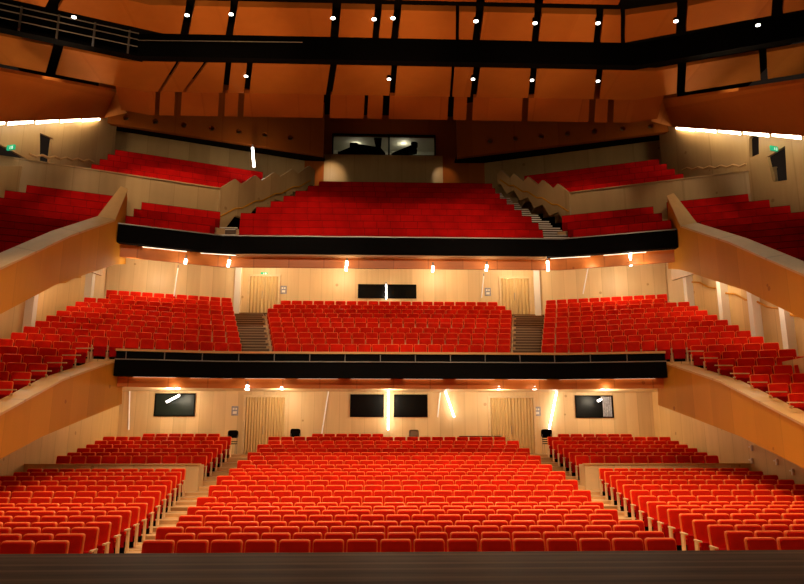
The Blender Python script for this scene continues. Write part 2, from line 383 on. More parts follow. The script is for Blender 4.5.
# cove strips hidden between fascia and soffit edge
for F_, z, nm in ((F1, 3.935, 0), (F2, 8.87, 1)):
    for a in np.arange(-9.6, 8.6, 2.0):
        ya, yb_ = along(F_, a), along(F_, a+1.5)
        m = MB(); m.prism([(a, ya+.31, z), (a+1.5, yb_+.31, z), (a+1.5, yb_+.40, z), (a, ya+.40, z)], (0, 0, .02))
        o = m.build('cove_light_strip', M['covel'])
        tag(o, 'white cove light strip under the %s balcony front, %s from left' % ('upper' if nm else 'lower', cap(int(round((a+9.6)/2.0))+1)), 'light strip', 'cove light strips under the balcony fronts')
FC2 = 9.18
def top2c(j): return 10.06+.561*j
def ctr2(j): return YD(28.3+.9*j, top2c(j))
L2 = [-6.19, -6.35, -6.5, -6.0, -5.5, -5.05, -4.6, -4.1, -3.63]
R2 = [6.12, 6.15, 6.05, 5.8, 5.63, 5.45, 5.28, 5.2, 5.2]
m = MB()
for j in range(9):
    y0 = ctr2(j)-.4 if j else Y2+.08; y1 = ctr2(j+1)-.4 if j < 8 else YD(37.6, 15.5)
    z = top2c(j)-SEAT_H; m.box(L2[j]-.05, y0, z-(.9 if j > 1 else .35), R2[j]+.05, y1, z)
struct(m.build('floor_upper_balcony', M['floor']))
TAN2 = math.tan(R(21))
# visible stair on the right of the centre block
m = MB()
for j in range(9):
    xw = 7.9-(j+.3)*.27; z = top2c(j)-SEAT_H
    for h in range(3):
        y0 = ctr2(j)-.4+h*.26; zz = z+h*.187
        if j == 0 and h == 0: y0 = Y2+.08
        m.box(R2[j]+.06, y0, zz-(.75 if j > 1 else .25), xw, y0+.28, zz, 0)
        m.box(R2[j]+.06, y0-.015, zz-.03, xw, y0+.04, zz+.008, 1)
struct(m.build('stairs_upper', [M['step'], M['white']]))
# hidden stair on the left, behind its stepped wall
m = MB()
for j in range(3):
    z = top2c(j)-SEAT_H
    for h in range(2):
        y0 = ctr2(j)-.4+h*.4
        if j == 0 and h == 0: y0 = Y2+.08
        m.box(-7.4, y0, z-.2, L2[j]-.08, y0+.42, z+h*.2, 0); m.box(-7.4, y0-.015, z+h*.2-.03, L2[j]-.08, y0+.04, z+h*.2+.01, 1)
struct(m.build('stairs_upper', [M['step'], M['white']]))
# stepped timber walls beside the stairs
def zig(sx, A, B, n, name):
    """A, B: (x, y, ztop, zbot) of the two ends; tops rise in n slanted steps"""
    m = MB(); pts = []; low = []
    for k in range(n):
        t0, t1 = k/n, (k+1)/n
        f = lambda t, i: A[i]+(B[i]-A[i])*t
        pts.append((f(t0, 0), f(t0, 1), f(t0, 2)+.02)); pts.append((f(t0+.68/n, 0), f(t0+.68/n, 1), f(t1, 2)+.16))
        low.append((f(t0, 0), f(t0, 1), f(t0, 3))); low.append((f(t0+.3/n, 0), f(t0+.3/n, 1), f(t0, 3)-.02)); low.append((f(t0+.75/n, 0), f(t0+.75/n, 1), f(t1, 3)))
    pts.append((B[0], B[1], B[2]+.05)); low.append((B[0], B[1], B[3]))
    m.prism(pts+low[::-1], (sx*.12, .06, 0))
    struct(m.build(name, M['birch_grey']))
    h = MB(); hp = []
    for k in range(n):
        for t, dz in ((k/n, 0), ((k+.65)/n, .22)):
            hp.append((A[0]+(B[0]-A[0])*t-sx*.09, A[1]+(B[1]-A[1])*t-.09, (A[3]+.45)+((B[3]+.25)-(A[3]+.45))*t+dz*.5))
    h.pipe(hp, .035)
    tag(h.build('handrail', M['oak']), 'stepped wooden handrail on the %s stair wall of the upper balcony' % ('left' if sx < 0 else 'right'), 'handrail')
zig(-1, (-7.54, YD(31, 12.3), 12.5, 10.75), (-3.85, YD(35.6, 14.8), 15.1, 14.3), 5, 'wall_left_stair')
zig(1, (7.9, YD(31, 12.3), 12.5, 11.15), (5.45, YD(35.6, 14.8), 15.0, 14.45), 5, 'wall_right_stair')
for sx, xi in ((-1, 7.54), (1, 7.9)):
    ya = YD(31, 12.0); T = math.tan(R(22.5))
    m = MB()
    m.prism([(sx*xi, ya, 9.8), (sx*15.6, ya-(15.6-xi)*T, 9.8), (sx*15.6, ya-(15.6-xi)*T, 12.5), (sx*xi, ya, 12.5)], (0, .15, 0))
    m.prism([(sx*(xi-.02), ya-.05, 12.5), (sx*15.6, ya-.05-(15.6-xi)*T, 12.5), (sx*15.6, ya+.2-(15.6-xi)*T, 12.5), (sx*(xi-.02), ya+.2, 12.5)], (0, 0, .05))
    struct(m.build('wall_raised_block', M['birch_grey']))
    # floors: wing, arm, raised
    m = MB()
    for j in range(3):
        z = top2c(j)-SEAT_H; y0 = ctr2(j)-.5
        if j == 0: y0 += .62
        e = .85 if j else .3
        m.prism([(sx*7.0, y0, z), (sx*(E2[sx]+.1), y0-(E2[sx]-6.9)*TAN2, z), (sx*(E2[sx]+.1), y0-(E2[sx]-6.9)*TAN2+e+(.7 if j == 2 else 0), z), (sx*7.0, y0+e+(.4 if j == 2 else 0), z)], (0, 0, -.28))
    struct(m.build('floor_wing', M['floor']))

# raised side rows
def raised(k, sx=-1): return YD(29.5+.9*k, 12.7+.575*k)+(.25 if sx > 0 else .05), 12.7+.575*k          # at |x| = 12.8
RT = math.tan(R(21.5))
for sx in (-1, 1):
    m = MB()
    for k in range(5):
        y, zt = raised(k, sx); z = zt-SEAT_H; xi = (7.7 if sx < 0 else 8.05)-.33*k
        y0 = y-(.4 if k else .12); y1 = y0+(.85 if k < 4 else 2.2)
        m.prism([(sx*xi, y0+(12.8-xi)*RT, z), (sx*12.95, y0, z), (sx*12.95, y1, z), (sx*xi, y1+(12.8-xi)*RT, z)], (0, 0, -.7))
    struct(m.build('floor_raised', M['floor']))
    # rear wall behind raised block
    y, zt = raised(4, sx); y += 1.3
    m = MB(); m.prism([(sx*14.2, y-.45, 13.4), (sx*3.2, y+(12.8-3.2)*RT, 13.4), (sx*3.2, y+(12.8-3.2)*RT, 18.5), (sx*14.2, y-.45, 18.5)], (0, .2, 0))
    struct(m.build('wall_back_raised', M['birch_grey']))
    # bulkhead with round openings
    xa, ya, xb, yb_ = 13.8, YD(33, 16.2), 3.5, YD(36.5, 16.2)
    m = MB(); holes = []
    for t in (.12, .24, .36, .48, .60, .72, .84):
        hx, hy, hz, r = xa+(xb-xa)*t, ya+(yb_-ya)*t, 16.55+.42*t, .13
        dx, dy = (xb-xa), (yb_-ya); ln = math.hypot(dx, dy)
        holes.append([(sx*(hx+dx/ln*r*math.cos(a)), hy+dy/ln*r*math.cos(a), hz+r*math.sin(a)) for a in [i*math.pi/6 for i in range(12)]])
    m.holed([(sx*xa, ya, 16.2), (sx*xb, yb_, 16.2), (sx*xb, yb_, 19.2), (sx*xa, ya, 19.2)], holes, (0, .25, 0))
    struct(m.build('ceiling_bulkhead', M['ceil_low']))
    m = MB(); m.prism([(sx*xa, ya+.2, 16.4), (sx*xb, yb_+.2, 16.4), (sx*xb, yb_+4, 16.6), (sx*xa, ya+4, 16.6)], (0, 0, .1)); struct(m.build('ceiling_rear', M['void']))

# upper side walls, with their doorways cut through
def on_wall(a, b, px, py):               # the point of the vertical plane through plan points a, b seen at a pixel
    d = W(px, py, 1)-CAM; n = Vector((b.y-a.y, a.x-b.x, 0)); k = (a-CAM).dot(n)/d.dot(n); return CAM+d*k
WALLP = {}
for sx, nm in ((-1, 'left'), (1, 'right')):
    a, b, c = Vector((sx*13.1, YD(33.3, 14), 0)), Vector((sx*15.3, YD(26.3, 12), 0)), Vector((sx*16.9, YD(18, 9), 0))
    WALLP[sx] = (a, b)
    if sx < 0: H = [[(40, 133), (53, 138.5), (50, 163), (40, 163)], [(-10, 139), (32, 161.5), (32, 166), (-10, 166)]]
    else: H = [[(749, 139), (758.5, 127), (759, 154), (749.5, 158)], [(767, 157), (785, 146), (787, 180), (773, 182)]]
    m = MB()
    m.holed([(a.x, a.y, 9), (a.x, a.y, 17.2), (b.x, b.y, 14.2), (b.x, b.y, 9)], [[on_wall(a, b, *q) for q in h] for h in H], (sx*.12, 0, 0))
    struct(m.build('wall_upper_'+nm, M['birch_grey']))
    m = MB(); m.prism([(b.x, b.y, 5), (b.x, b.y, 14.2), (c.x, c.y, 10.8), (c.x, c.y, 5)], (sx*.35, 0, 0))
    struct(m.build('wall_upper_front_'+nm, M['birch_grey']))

# arm rows floor of the upper balcony
ARM2 = []
for k in range(11):                       # k=0 is the row against the raised wall
    D = 28.55-.95*k; z = 11.45-.60*k+.012*k*k; ARM2.append((YD(D, z), z))       # y at |x| = 12.6
for sx in (-1, 1):
    m = MB()
    for k in range(11):
        y, zt = ARM2[k]; z = zt-SEAT_H; xi = E2[sx]+FL*(top2[0][0]-y)+.2; q = (12.6-xi)*TAN2
        m.prism([(sx*xi, y-.4+q, z), (sx*15.6, y-.4-3.0*TAN2, z), (sx*15.6, y+.5-3.0*TAN2, z), (sx*xi, y+.5+q, z)], (0, 0, -.3))
    struct(m.build('floor_arm', M['floor']))

# centre rear wall of the upper balcony with the projection room window
YC = YD(37.7, 16)
bx0, bx1, bz0, bz1 = -3.08, 2.42, 16.86, 18.0
m = MB()
m.holed([(-4.6, YC+.1, 13.5), (6.4, YC+.1, 13.5), (6.4, YC+.1, 19.5), (-4.6, YC+.1, 19.5)], [[(bx0, YC+.1, bz0), (bx1, YC+.1, bz0), (bx1, YC+.1, bz1), (bx0, YC+.1, bz1)]], (0, .2, 0))
struct(m.build('wall_rear', M['ceil_low']))
m = MB(); m.box(-3.55, YC, 14.6, 2.85, YC+.08, bz0-.03); struct(m.build('wall_panel_rear', M['birch_grey']))
wf = MB()
for q in ((bx0-.06, bz0-.06, bx1+.06, bz0), (bx0-.06, bz1, bx1+.06, bz1+.06), (bx0-.06, bz0, bx0, bz1), (bx1, bz0, bx1+.06, bz1), (-.10, bz0, -.02, bz1)):
    wf.box(q[0], YC+.02, q[1], q[2], YC+.28, q[3])
w = struct(wf.build('window_1', M['black']))
# room behind the glass
m = MB(); y0, y1 = YC+.3, YC+3.0
m.face([(bx0-.6, y1, 15.8), (bx1+.6, y1, 15.8), (bx1+.6, y1, 18.4), (bx0-.6, y1, 18.4)])
m.face([(bx0-.6, y0, 18.4), (bx1+.6, y0, 18.4), (bx1+.6, y1, 18.4), (bx0-.6, y1, 18.4)])
m.face([(bx0-.6, y0, 15.8), (bx0-.6, y1, 15.8), (bx0-.6, y1, 18.4), (bx0-.6, y0, 18.4)])
m.face([(bx1+.6, y0, 15.8), (bx1+.6, y1, 15.8), (bx1+.6, y1, 18.4), (bx1+.6, y0, 18.4)])
m.face([(bx0-.6, y0, 15.8), (bx1+.6, y0, 15.8), (bx1+.6, y1, 15.8), (bx0-.6, y1, 15.8)])
struct(m.build('wall_projection_room', M['booth']))
point((.8, YC+1.9, 18.2), 10, .1, (1, .95, .75))
point((-1.9, YC+2.0, 18.2), 6, .1, (1, .95, .75))

# main ceiling void and side pelmets
m = MB(); m.box(-18, 5, 19.2, 18, 42, 19.4); struct(m.build('ceiling', M['void']))
m = MB(); m.box(-18, 40.5, 4, 18, 40.7, 19.3)
struct(m.build('wall_far_back', M['void']))
for mir in (0, 1):
    def Q(px, py, D):
        p = W(px, py, D)
        return Vector((-p.x, p.y, p.z)) if mir else p
    m = MB()
    # hanging facet, its underside edge and the flat return to the first ceiling row
    A_, B_, C_, D_ = Q(-60, 124.5, 21.5), Q(104, 118, 32.2), Q(116, 92, 30.6), Q(-60, 60, 18.8)
    m.prism([A_, B_, C_, D_], (0, 0, .12))
    E_ = Q(127, 113, 31.3)
    m.prism([B_, E_, C_], (0, 0, .12))
    struct(m.build('ceiling_side_panel', M['ceil']))
    # cove light between the facet and the wall
    for k in range(6):
        t0, t1 = k/6+.012, (k+1)/6-.012
        a = A_+(B_-A_)*t0; b = A_+(B_-A_)*t1; s = 1 if mir else -1
        o_ = Vector((s*.16, .1, .12)); d_ = Vector((0, 0, -.22))
        m = MB(); m.prism([a+o_, b+o_, b+o_+d_*.8, a+o_+d_], (s*.05, 0, 0))
        tag(m.build('cove_light', M['cove']), 'bright cove light length above the upper %s wall, %s from the rear' % ('right' if mir else 'left', cap(6-k)), 'light strip', 'cove lights along the upper side walls')

# ------------------------------------------------------------------ CEILING PANELS
def rowline(D, Z, kink, x):             # plan position of a ceiling edge: straight in the middle, wings turned towards the stage
    y = YD(D, Z); e = max(0, abs(x)-kink); return (x, y-e*math.tan(R(22)), Z)
def gapX(px, D): return -.59+D*((px-402)/700+.035)
def panel_row(edges, kink, gaps, lim, material, where, th=.14):
    """edges: (D, Z) rear then front; gaps: (rear px, front px, half width) - the slots lean slightly across the rows"""
    (D0, Z0), (D1, Z1) = edges
    cuts = [(-lim, -lim)]
    for a, b, h in sorted(gaps): cuts += [(gapX(a, D0)-h, gapX(b, D1)-h), (gapX(a, D0)+h, gapX(b, D1)+h)]
    cuts.append((lim, lim)); n = 0
    for p0, p1 in zip(cuts[::2], cuts[1::2]):
        n += 1
        c = [p0]+[(k, k) for k in (-kink, kink) if p0[0] < k < p1[0] and p0[1] < k < p1[1]]+[p1]
        m = MB()
        for a, b in zip(c, c[1:]):
            m.prism([rowline(D0, Z0, kink, a[0]), rowline(D0, Z0, kink, b[0]), rowline(D1, Z1, kink, b[1]), rowline(D1, Z1, kink, a[1])], (0, 0, th))
        o = m.build('ceiling_panel', material)
        tag(o, 'orange-brown wooden ceiling panel, %s from left in the %s' % (cap(n), where), 'ceiling panel', 'hanging wooden ceiling panels')
panel_row([(30.8, 16.5), (28.5, 16.55)], 10.8, [(68, 71, .17), (160, 178, .08), (184, 205, .08), (224.5, 227.5, .12), (245.5, 248.5, .12), (327, 331.5, .14), (390, 392, .12), (449, 451, .06), (471.5, 475, .14), (530, 532.5, .13), (596.5, 599.5, .13), (676, 680, .16), (745, 747.5, .13)],
          18.5, M['ceil'], 'row behind the black bridge')
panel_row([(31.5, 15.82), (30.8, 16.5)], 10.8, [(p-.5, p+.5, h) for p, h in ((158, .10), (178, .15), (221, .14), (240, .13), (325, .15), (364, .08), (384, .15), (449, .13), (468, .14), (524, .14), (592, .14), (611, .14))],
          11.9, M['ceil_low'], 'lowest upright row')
panel_row([(25.5, 15.95), (24.0, 16.03)], 8.4, [(4, 14, .18), (71, 79, .18), (184, 189.5, .15), (228, 232.5, .13), (332, 334, .15), (373, 375.5, .12), (392, 395, .13), (455, 455, .06), (474, 477.5, .14), (533.5, 536.5, .13), (596.5, 599.5, .13), (623, 623, .08), (674, 677.5, .16), (752.5, 757, .17)],
          18, M['ceil'], 'row in front of the black bridge', .22)
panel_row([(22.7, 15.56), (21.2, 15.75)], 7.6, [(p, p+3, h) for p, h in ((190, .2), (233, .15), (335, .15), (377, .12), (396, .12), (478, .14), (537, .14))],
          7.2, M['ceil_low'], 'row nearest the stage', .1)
# black soffit slot boards above the gaps so the voids read black
# lighting bridge
m = MB()
BR = [(-15.2, -1), (-8.6, 0), (10.2, 0), (15.2, -1)]
br = thing('lighting_bridge', (0, YD(26.6, 16), 15.55), 'long black lighting bridge hanging between two rows of ceiling panels', 'lighting bridge')
pts = [(x, YD(26.4, 16)-(max(0, abs(x)-(9.6 if x < 0 else 9.2)))*math.tan(R(22))) for x in (-18, -9.6, 0, 9.2, 14.6)]
m.sweep(pts[1:], [(0, 15.58), (.35, 15.58), (.35, 16.5), (0, 16.5)])
m.sweep(pts[:2], [(.0, 15.58), (.35, 15.58), (.35, 15.70), (0, 15.70)])
m.sweep(pts[:2], [(.5, 15.68), (.6, 15.68), (.6, 16.75), (.5, 16.75)])
local(m.build('walkway', M['black']), br)
m = MB()
for z in (15.95, 16.25, 16.5): m.pipe([(x, y-.02, z) for x, y in pts[:2]], .022)
for x in np.arange(-16.5, -9.5, 1.1):
    y = YD(26.4, 16)-(abs(x)-9.6 if x < -9.6 else 0)*math.tan(R(22)); m.box(x-.03, y-.04, 15.6, x+.03, y+.02, 16.55)
m.pipe([(-9.6, pts[1][1]-.05, 16.2), (-3.5, pts[1][1]-.05, 16.25)], .018)
local(m.build('guard_rail', M['rail']), br)

# downlights in the gaps
dl = [(78, 4, 24), (74, 17, 24.6), (68, 65, 28.6), (187, 15, 24.4), (231, 14, 24.4), (246, 76, 29.2), (333, 18, 24.4), (374, 19, 24.4), (393, 18, 24.4), (389, 79, 29.2), (476, 21, 24.4),
      (473, 79, 29.2), (535, 23, 24.4), (532, 80, 29.2), (598, 23, 24.4), (598, 81, 29.2), (676, 21, 24.4), (755, 10, 24.0), (758, 25, 24.6)]
def lathe_lamp():
    b = MB(); b.cyl((0, 0, 0), (0, 0, .30), .085, 14); b.cyl((0, 0, .30), (0, 0, .5), .03, 8)
    l = MB(); l.cyl((0, 0, -.02), (0, 0, .01), .078, 14)
    return b.mesh('lamp_body', M['black']), l.mesh('lens', M['lamp'])
lb, ll = lathe_lamp()
for n, (px, py, D) in enumerate(sorted(dl)):
    t = thing('ceiling_downlight', W(px, py, D), 'small lit downlight in a black %s ceiling slot, %s of all downlights from left' % ('rear' if D > 27 else 'front', cap(n+1)), 'downlight', 'ceiling downlights')
    for me, nm in ((lb, 'lamp_body'), (ll, 'lens')):
        o = bpy.data.objects.new(nm, me); COL.objects.link(o); o.parent = t

# ------------------------------------------------------------------ DOORS AND WINDOWS
def door(n, x0, x1, y, z0, z1, ajar=False, pleats=7):
    m = MB()
    m.box(x0-.1, y-.1, z0, x0, y, z1+.1); m.box(x1, y-.1, z0, x1+.1, y, z1+.1); m.box(x0, y-.1, z1, x1, y, z1+.1)
    o = struct(m.build('door_%d' % n, M['arm']))
    xm = (x0+x1)/2
    for a, b in ((x0+.01, xm-.015), (xm+.015, x1-.01)):
        l = MB(); l.box(a, y-.05, z0+.02, b, y-.015, z1-.01)
        w_ = (b-a)/pleats
        for k in range(pleats):
            l.prism([(a+k*w_+.01, y-.05, z0+.02), (a+(k+.5)*w_, y-.12, z0+.02), (a+(k+1)*w_-.01, y-.05, z0+.02)], (0, 0, z1-z0-.03))
        lo = l.build('door_leaf', M['leaf']); lo.parent = o
    h = MB(); h.box(xm-.07, y-.15, z0+.9, xm-.05, y-.08, z0+1.3); h.build('door_handle', M['rail']).parent = o
zs = rows[-1][1]
door(1, W(246, 420, 33.3).x, W(285, 420, 33.3).x, YB, zs, 3.72)
door(2, W(491, 420, 33.3).x, W(535, 420, 33.3).x, YB, zs, 3.72)
door(3, -7.35, -5.85, YBK1, 8.09, 10.2, pleats=4)
door(4, 5.95, 7.45, YBK1, 8.09, 10.2, pleats=4)
def window(n, px0, py0, px1, py1, D, y, mull=(), curtain=False):
    a, b = W(px0, py1, D), W(px1, py0, D)
    x0, x1, z0, z1 = a.x, b.x, a.z, b.z
    m = MB()
    for q in ((x0, z0, x1, z0+.05), (x0, z1-.05, x1, z1), (x0, z0, x0+.05, z1), (x1-.05, z0, x1, z1))+tuple((x0+(x1-x0)*t-.03, z0, x0+(x1-x0)*t+.03, z1) for t in mull):
        m.box(q[0], y-.07, q[1], q[2], y, q[3])
    o = struct(m.build('window_%d' % n, M['black']))
    g = MB(); g.box(x0+.03, y-.03, z0+.03, x1-.03, y-.01, z1-.03); g.build('pane', M['screen'] if n == 2 else M['glass']).parent = o
    if curtain:
        c = MB()
        for k in range(5): c.cyl((x1-.12-.09*k, y-.05, z0+.05), (x1-.12-.09*k, y-.05, z1-.05), .04, 8)
        c.build('curtain', M['notice']).parent = o
window(2, 156, 393.5, 196, 416.5, 33.3, YB)
window(3, 350, 394, 384, 417, 33.3, YB)
window(4, 394, 394, 428, 417, 33.3, YB)
window(5, 578, 394.5, 617, 417.5, 33.3, YB, curtain=True)
window(6, 358, 284, 416.5, 298.5, 37.0, YBK1, (.485,))

# low timber walls in front of the rear side blocks
for sx, nm in ((-1, 'left'), (1, 'right')):
    y = rows[15][0]+.30; z0 = rows[14][1]
    m = MB(); m.box(min(sx*6.75, sx*12.7), y, z0-.5, max(sx*6.75, sx*12.7), y+.12, .80, 0)
    m.box(min(sx*6.72, sx*12.7), y-.03, .80, max(sx*6.72, sx*12.7), y+.2, .84, 1)
    m.box(min(sx*6.75, sx*6.87), y+.1, z0-.3, max(sx*6.75, sx*6.87), y+.75, .80, 0)
    struct(m.build('wall_low_'+nm, [M['birch'], M['oak_cap']]))

# exit signs
def exit_sign(px, py, D, y=None, w=.36, h=.17, rz=0, label=''):
    p = W(px, py, D)
    if y is not None: p.y = y
    t = thing('exit_sign', (p.x, p.y, p.z-h/2), label, 'exit sign', rz=rz)
    m = MB(); m.box(-w/2, -.08, 0, w/2, 0, h, 0, .01); m.build('sign_box', M['green'], t)
    s = MB()   # running figure and door of the pictogram
    s.box(-.03, -.085, .045, .01, -.081, .10); s.box(-.02, -.085, .105, .01, -.081, .135); s.prism([(-.03, -.083, .05), (-.06, -.083, .025), (-.05, -.083, .02), (-.01, -.083, .045)], (0, .002, 0))
    s.prism([(.01, -.083, .05), (.03, -.083, .02), (.02, -.083, .018), (-.01, -.083, .045)], (0, .002, 0))
    s.box(.06, -.085, .02, .13, -.081, .14)
    s.build('pictogram', M['signw'], t)
exit_sign(263.5, 273, 36.8, YBK1, label='green exit sign above the left double door of the lower balcony')
exit_sign(509.5, 275, 36.8, YBK1, label='green exit sign above the right double door of the lower balcony')
wp = on_wall(*WALLP[-1], 12, 148); exit_sign(12, 148, proj(wp)[2]-.25, rz=R(-20), w=.38, h=.2, label='green exit sign high on the upper left side wall')
wp = on_wall(*WALLP[1], 773, 149); exit_sign(773, 149, proj(wp)[2]-.25, rz=R(20), w=.38, h=.2, label='green exit sign high on the upper right side wall')
# notices beside the doors
for px, py, D, y, lb_ in ((235.5, 411, 33.3, YB, 'small grey notice left of the stalls double door at left'), (539, 411, 33.3, YB, 'small grey notice right of the stalls double door at right'),
                     (284, 290.5, 37, YBK1, 'small grey notice beside the left double door of the lower balcony'), (488.5, 291, 37, YBK1, 'small grey notice beside the right double door of the lower balcony')):
    p = W(px, py, D)
    t = thing('wall_notice', (p.x, y, p.z-.22), lb_, 'notice')
    m = MB(); m.box(-.16, -.03, 0, .16, 0, .44, 0, .008); m.build('plate', M['notice'], t)
    m = MB(); m.box(-.09, -.036, .08, .09, -.03, .2); m.box(-.10, -.036, .27, -.02, -.03, .36); m.box(.02, -.036, .27, .10, -.03, .36); m.build('print', M['white'], t)

# ------------------------------------------------------------------ LAMPS
def tube_lamp(px0, py0, px1, py1, D, y, r, label, emat='lamp', watts=0, name='pendant_lamp', off=.45, grp=None):
    a, b = W(px0, py0, D), W(px1, py1, D)
    if y is not None: a.y = b.y = y
    t = thing(name, a, label, 'lamp', grp)
    m = MB(); m.cyl(a, b, r, 10); local(m.build('tube', M[emat]), t)
    m = MB(); m.cyl(a, a+Vector((0, 0, .14)), r*.7, 8); local(m.build('mount', M['rail']), t)
    if watts: point(tuple((a+b)/2+Vector((0, -off-r, -.05))), watts, .1)
G1 = 'short white lamps under the upper balcony front'
for (a, b, c, d, who) in ((186, 259, 185, 264, 'first'), (229.5, 260, 228, 267, 'second'), (347, 261, 346, 271, 'third'), (433, 266, 432.5, 272, 'fourth'), (487, 265, 486, 271, 'fifth'), (547.5, 261, 548, 271, 'sixth'), (588, 263, 587, 268, 'seventh'), (630, 253, 631, 266, 'eighth')):
    D = 28.2-max(0, abs((a+c)/2-398)-175)*.0145+((a+c)/2-398)*.0014
    tube_lamp(a, b, c, d, D, None, .055, 'short white lamp under the upper balcony edge, %s from left' % who, watts=UNDER2*.1, grp=G1)
G0 = 'short white lamps under the lower balcony front'
for (a, b, c, d, who) in ((178, 386, 178, 389, 'first'), (248, 385, 247, 390, 'second'), (282, 386.5, 281.5, 389.5, 'third'), (498.5, 386, 499, 389.5, 'fourth'), (534.5, 386, 534.8, 389.5, 'fifth'), (602, 386, 602, 389, 'sixth')):
    tube_lamp(a, b, c, d, 26.72+(a-398)*.0014, None, .08, 'round white lamp under the lower balcony edge, %s from left' % who, watts=UNDER1*.08, grp=G0)
tube_lamp(388.5, 388, 388.2, 430, 32.9, YB-.25, .043, 'long vertical white tube light between the two middle stalls windows', watts=UNDER1*.12)
tube_lamp(446.5, 390, 455, 417, 32.9, YB-.25, .043, 'slanted white tube light right of the middle stalls windows', watts=UNDER1*.12)
tube_lamp(561, 390, 551, 429, 32.9, YB-.25, .043, 'slanted white tube light left of the far right stalls window', watts=UNDER1*.12)
tube_lamp(178.5, 395, 166, 402, 32.6, YB-.5, .05, 'short tilted white tube light in front of the left stalls window', watts=UNDER1*.2)
tube_lamp(607, 398, 603, 400, 32.6, YB-.5, .05, 'small white lamp in front of the far right stalls window', watts=UNDER1*.1)
tube_lamp(386.2, 284, 386.2, 299, 36.8, YBK1-.2, .04, 'short vertical white tube light on the mullion of the lower balcony window', watts=UNDER2*.1)
tube_lamp(252.5, 147.5, 254, 167, 34.2, None, .06, 'slanted white tube light hanging over the raised left seats of the upper balcony', watts=30)
for q, lb_ in (((328, 391, 322, 434, YB-.06, 33.2), 'thin pale slanted light streak on the wall left of the middle stalls windows'), ((130, 389, 132, 430, YB-.06, 33.2), 'thin pale upright light streak on the wall left of the left stalls window'),
           ((441, 392, 438, 417, YB-.06, 33.2), 'thin pale light streak on the wall right of the second middle stalls window'), ((485, 274, 482, 297, YBK1-.06, 36.9), 'thin pale light streak on the wall beside the right notice of the lower balcony'),
           ((178, 268, 174, 296, None, 33.6), 'thin pale light streak on the wall above the left block of the lower balcony'), ((588, 268, 583, 294, None, 33.6), 'thin pale light streak on the wall above the right block of the lower balcony')):
    tube_lamp(q[0], q[1], q[2], q[3], q[5], q[4], .028, lb_, 'streak', name='wall_tube')  # glowing strips that imitate light streaks on the wall, not fittings
# extra soffit light: unseen points added to brighten the rear rows and walls
for x in (-10, -5, 0, 5, 10):
    point((x, YB-1.6, 3.7), UNDER1, .15); point((x*1.05, 29, 3.6), UNDER1*.45, .15)
for x in (-6.6, -2.5, 2.5, 6.6):
    point((x, YBK1-1.6, 10.4), UNDER2, .2); point((x, YBK1-5.2, 9.4), UNDER2*.4, .2)
for sx in (-1, 1):
    point((sx*10.8, YD(33, 9.5), 9.9), UNDER2*1.2, .2); point((sx*13, YD(29, 8), 8.6), UNDER2*.8, .2); point((sx*12.9, YD(24.5, 7), 6.6), UNDER2*.5, .2)
    point((sx*9.8, YD(26.9, 8), 8.2), 14, .1)
    point((sx*12.0, 23, 2.6), UNDER1*.8*(1 if sx < 0 else 2.2), .2, WARM)
    point((sx*11.9, 17, 1.4), UNDER1*.6*(.6 if sx < 0 else 3), .2, WARM)
point((12.15, 17.6, 1.9), 60, .1, WARM)
spot((-3.3, YC-1.6, 16.3), (-3.2, YC, 15.6), 90, 60, .1); spot((2.5, YC-1.4, 16.3), (2.9, YC, 15.6), 40, 50, .1)

# ------------------------------------------------------------------ FURNITURE behind the last stalls row
def stack_chair(px, py, D, label, seatmat, shell, rz=0, stack=1):
    p = W(px, py, D); z = rows[-1][1]
    t = thing('stacking_chair', (p.x, p.y, z), label, 'chair', rz=rz)
    h = p.z-z
    for k in range(stack):
        dz = h-.82
        m = MB(); m.box(-.22, -.22, .44+k*.09, .22, .2, .48+k*.09, 0, .015); m.build('seat', seatmat, t)
        m = MB(); m.box(-.23, .17+.01*k, .60+dz*.6, .23, .21, .88+dz, 0, .09 if dz < .4 else .05, 3); m.build('backrest', shell, t)
    for sx in (-1, 1):
        for sy in (-1, 1):
            m = MB(); m.cyl((sx*.2, sy*.19, 0), (sx*.2, sy*.18, .44 if sy < 0 else .66+dz), .013, 6); m.build('leg', M['rail'], t)
stack_chair(232.5, 431.5, 32.2, 'black stacking chair against the left stalls door frame', M['black'], M['black'], stack=2)
stack_chair(295, 430, 32.3, 'black stacking chair alone behind the last centre row', M['black'], M['black'])
stack_chair(414, 431, 32.3, 'grey-brown stacking chair behind the middle of the last row', M['plastic'], M['plastic'])
stack_chair(547.5, 430.5, 31.4, 'stack of black chairs left of the right rear seats', M['black'], M['black'], stack=4)
p = W(480, 436, 32.3); z = rows[-1][1]
t = thing('folding_table', (p.x, p.y, z), 'long black table behind the last row, left of the right door', 'table')
m = MB(); m.box(-.95, -.3, p.z-z-.03, .95, .3, p.z-z, 0, .01); m.build('tabletop', M['black'], t)
for sx in (-1, 1):
    for sy in (-1, 1): m = MB(); m.cyl((sx*.8, sy*.25, 0), (sx*.8, sy*.25, p.z-z-.03), .02, 6); m.build('leg', M['black'], t)

